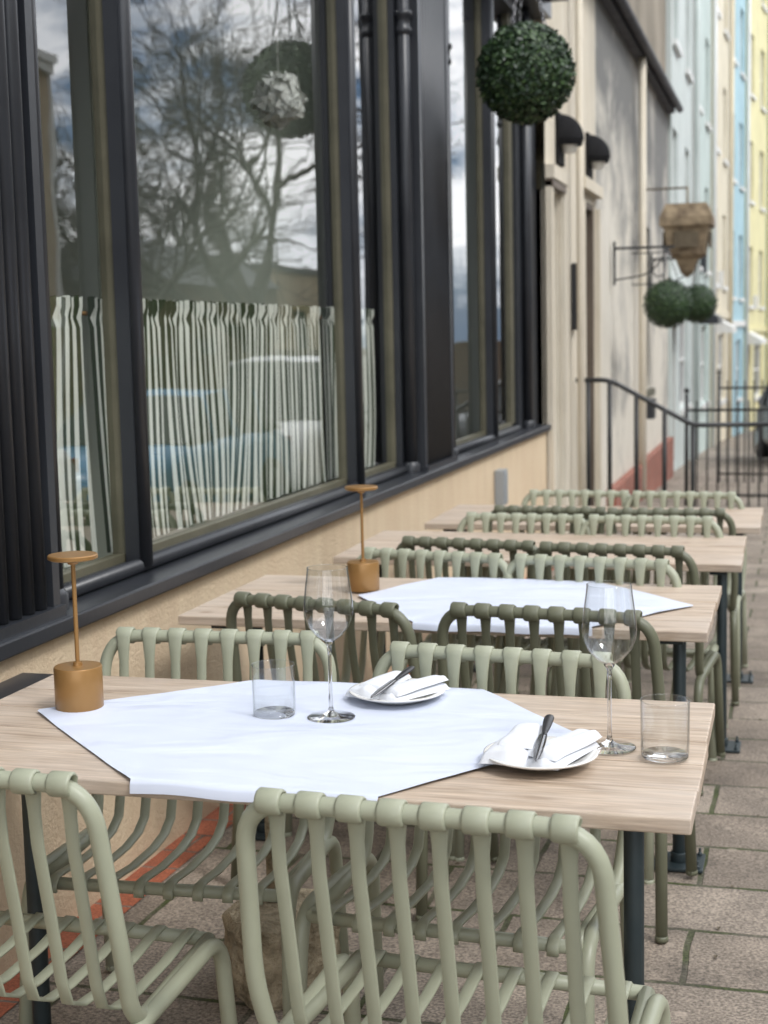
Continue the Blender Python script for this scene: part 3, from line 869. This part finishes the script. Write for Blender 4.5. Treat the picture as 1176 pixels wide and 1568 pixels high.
# ------------------------------------------------------------------ opposite side of street
for i,(yy,cm) in enumerate(((-12,M['bathstone']),(-5,CM[1]),(2,M['bathstone']),(9,M['bathstone']),(16,M['bathstone']),(22.6,M['bathstone']))):
    house('opposite_house',11.2,yy+6.0,pi,6.0,9.5,cm,doors[i%4],storeys=3)
mb=MB();mb.box(0,5,0,9,-2,3.4);mb.add([(-.2,-.2,3.4),(5.2,-.2,3.4),(5.2,9.2,3.4),(-.2,9.2,3.4),(2.5,-.2,4.8),(2.5,9.2,4.8)],[(0,3,5,4),(1,4,5,2),(0,4,1),(3,2,5)],1)
mb.box(-.02,-.001,2,3.2,-.6,1.8,1);mb.box(-.02,-.001,5,7,.4,1.8,1)
mb.obj('stone_outbuilding',[M['rubble'],M['slate']],loc=(13,38.5,-.3))
mb=MB();mb.box(0,4,0,8,-3,3.2);mb.box(-.1,4.1,-.1,8.1,3.2,3.4,1);mb.box(-.02,-.001,2,3.0,-.6,1.8,1);mb.obj('garage_block',[M['bathstone'],M['slate']],loc=(13.2,47.8,.6))
mb=MB()
mb.box(11.2,11.5,30,100,-5,1.0);mb.box(11.15,11.55,30,100,1.0,1.1)
mb.obj('stone_garden_wall',[M['rubble']])

def tree(name,loc,H,seed,depth=6):
    rnd=random.Random(seed);mb=MB()
    def grow(p,d,L,r,lv):
        pts=[p.copy()];rad=[r];q=p.copy();dd=d.copy();n=4 if lv>1 else 3
        for i in range(n):
            dd=(dd+Vector((rnd.gauss(0,.13),rnd.gauss(0,.13),rnd.gauss(.03,.1)))).normalized()
            q=q+dd*L/n;pts.append(q.copy());rad.append(max(.008,r*(1-.42*(i+1)/n)))
        mb.tube(pts,rad,7 if lv>=depth-1 else (5 if lv>2 else 3),cap=False)
        if lv<=0:return
        k=3 if lv>1 else 4
        for j in range(k+(1 if lv>=depth-2 else 0)):
            if j==0: base,rr=pts[-1],rad[-1]
            else:
                t=rnd.uniform(.45,.98) if lv<depth else rnd.uniform(.6,1)
                ii=min(n-1,int(t*n));base=pts[ii].lerp(pts[ii+1],t*n-ii);rr=rad[ii]*.7
            sp=.35 if j==0 else rnd.uniform(.5,.95)
            ax=Vector((rnd.gauss(0,1),rnd.gauss(0,1),rnd.gauss(0,.6)));ax=(ax-dd*ax.dot(dd)).normalized()
            nd=(dd*cos(sp)+ax*sin(sp)).normalized()
            grow(base,nd,L*rnd.uniform(.66,.82),max(.012,rr*.94),lv-1)
    grow(Vector((0,0,-.3)),Vector((.03,.02,1)).normalized(),H*.26,H*.021,depth)
    return mb.obj(name,[M['bark']],loc=(loc[0],loc[1],G(loc[1])-.1))
t1=tree('bare_tree',(8.9,34.5),16.5,21,6)
t2=tree('bare_tree',(12.2,33,),12.5,34,5)
inst('bare_tree',t1.data,(24,62,-2.2),2.0)

def car(name,loc,rot,c,van=False):
    e=empty(name,loc,rot)
    pm=pmat(name+'_paint',c,tuple(min(1,x*1.05) for x in c),2,rough=.25,bs=0)
    mb=MB()
    sec=[(-2.1,.62,.35,.62),(-2.02,.78,.25,.78),(-1.5,.86,.2,.90),(-.8,.88,.2,.95),(.6,.88,.2,.97),(1.5,.86,.2,.95),(2.0,.80,.25,.90),(2.1,.66,.35,.75)]
    if van: sec=[(y,w,a,b_+.2) for y,w,a,b_ in sec]
    vs=[]
    for y,w,a,b_ in sec:
        vs+=[(-w*.92,y,a),(-w,y,a+.15),(-w,y,b_-.15),(-w*.9,y,b_),(w*.9,y,b_),(w,y,b_-.15),(w,y,a+.15),(w*.92,y,a)]
    fs=[]
    for i in range(len(sec)-1):
        for k in range(8):
            l=(k+1)%8;fs.append((i*8+k,(i+1)*8+k,(i+1)*8+l,i*8+l))
    fs.append(tuple(range(8)));fs.append(tuple(range((len(sec)-1)*8,len(sec)*8))[::-1])
    mb.add(vs,fs,0,True)
    mb.obj('body',[pm],e)
    rz=1.46 if not van else 1.95
    cab=[(-1.0,.95),(-.35,rz-.04),(.3,rz),(1.2,rz-.05),(1.85,.98)] if not van else [(-1.5,1.12),(-1.0,rz-.05),(0,rz),(1.9,rz-.02),(2.05,1.1)]
    vs=[];b0=.93 if not van else 1.1
    for y,z in cab:
        t=(z-b0)/(rz-b0);w=.80-.14*t
        vs+=[(-.80,y,b0),(-w,y,z),(w,y,z),(.80,y,b0)]
    mb=MB()
    for i in range(len(cab)-1):
        a=i*4
        top=0 if 0<i<len(cab)-2 or (van and i) else 1
        mb.add([vs[a],vs[a+1],vs[a+5],vs[a+4]],[(0,1,2,3)],0 if (van and i>1) else 1,False)
        mb.add([vs[a+2],vs[a+3],vs[a+7],vs[a+6]],[(0,1,2,3)],0 if (van and i>1) else 1,False)
        mb.add([vs[a+1],vs[a+2],vs[a+6],vs[a+5]],[(0,1,2,3)],top,False)
    for yy,z in cab[1:-1]:
        mb.tube([(-.805,yy,b0),(-.665,yy,z)],.03,6);mb.tube([(.805,yy,b0),(.665,yy,z)],.03,6)
    mb.obj('cabin',[pm,M['carglass']],e)
    mb=MB()
    for sx in (-1,1):
        for yy in (-1.3,1.3):
            mb.tube([(sx*.68,yy,.31),(sx*.89,yy,.31)],.31,20);mb.tube([(sx*.89,yy,.31),(sx*.90,yy,.31)],.19,14,1)
    mb.obj('wheels',[M['tyre'],M['steel']],e)
    mb=MB()
    for sx in (-1,1): mb.box(sx*.5,sx*.72,-2.09,-2.0,.60,.72);mb.box(sx*.6,sx*.78,2.0,2.08,.7,.82,1)
    mb.obj('lights',[M['lampwhite'],doors[0]],e)
car('parked_car',(2.9,9.5,G(9.5)-.13),0,(.62,.63,.64))
car('parked_car',(2.9,15,G(15)-.13),0,(.13,.32,.52))
car('parked_van',(3.0,20.2,G(20.2)-.13),0,(.72,.73,.74),True)
car('parked_car',(3.0,25.0,G(25.0)-.13),0,(.60,.03,.025))
car('parked_car',(7.0,30,G(30)-.13),pi,(.05,.06,.07))
car('parked_car',(7.0,17,G(17)-.13),pi,(.6,.6,.6))
car('parked_car',(.5,25.5,G(25.5)),.2,(.02,.022,.025))

# ------------------------------------------------------------------ world & sun
SE,SR=radians(48),radians(120)
wd=bpy.data.worlds.new('World');scene.world=wd;wd.use_nodes=True;nt=wd.node_tree
bg=nt.nodes['Background']
sky=nt.nodes.new('ShaderNodeTexSky');sky.sky_type='NISHITA';sky.sun_disc=False;sky.sun_elevation=SE;sky.sun_rotation=SR
v=tc(nt,(1,1,2.6),'Generated')
n=nz(nt,v,6.5,8,.6,.3)
f=ramp(nt,n,[(.40,0.),(.52,1.)])
n2=nz(nt,v,6,5)
cc=ramp(nt,n2,[(.3,(.68,.71,.76)),(.65,(1,1,1))])
cs=nt.nodes.new('ShaderNodeVectorMath');cs.operation='SCALE';cs.inputs['Scale'].default_value=20
nt.links.new(cc,cs.inputs[0])
blue=mixc(nt,.6,sky.outputs['Color'],(1.6,2.9,5.2))
col=mixc(nt,f,blue,cs.outputs[0])
nt.links.new(col,bg.inputs['Color']);bg.inputs['Strength'].default_value=.15
sl=bpy.data.lights.new('sun','SUN');sl.energy=1.9;sl.angle=radians(12);sl.color=(1,.98,.95)
so=bpy.data.objects.new('sun',sl);scene.collection.objects.link(so)
sd=Vector((sin(SR)*cos(SE),cos(SR)*cos(SE),sin(SE)))
so.rotation_euler=sd.to_track_quat('Z','Y').to_euler();so.location=(5,-5,12)

# ------------------------------------------------------------------ camera
yaw=radians(15.7);p=radians(6.85);r=.022
Rv=Vector((cos(yaw),sin(yaw),0));F=Vector((-sin(yaw)*cos(p),cos(yaw)*cos(p),-sin(p)));D=F.cross(Rv)
if D.z>0:D=-D
Rc=(Rv+D*r).normalized();Dc=(D-Rv*r).normalized()
cam=bpy.data.cameras.new('camera');co=bpy.data.objects.new('camera',cam);scene.collection.objects.link(co)
m=Matrix((Rc,-Dc,-F)).transposed().to_4x4();m.translation=Vector((0,0,1.49));co.matrix_world=m
cam.sensor_fit='VERTICAL';cam.sensor_height=36;cam.sensor_width=27;cam.lens=2250/1568*36
cam.clip_start=.05;cam.clip_end=1500
cam.dof.use_dof=True;cam.dof.focus_distance=2.75;cam.dof.aperture_fstop=5.4
scene.camera=co
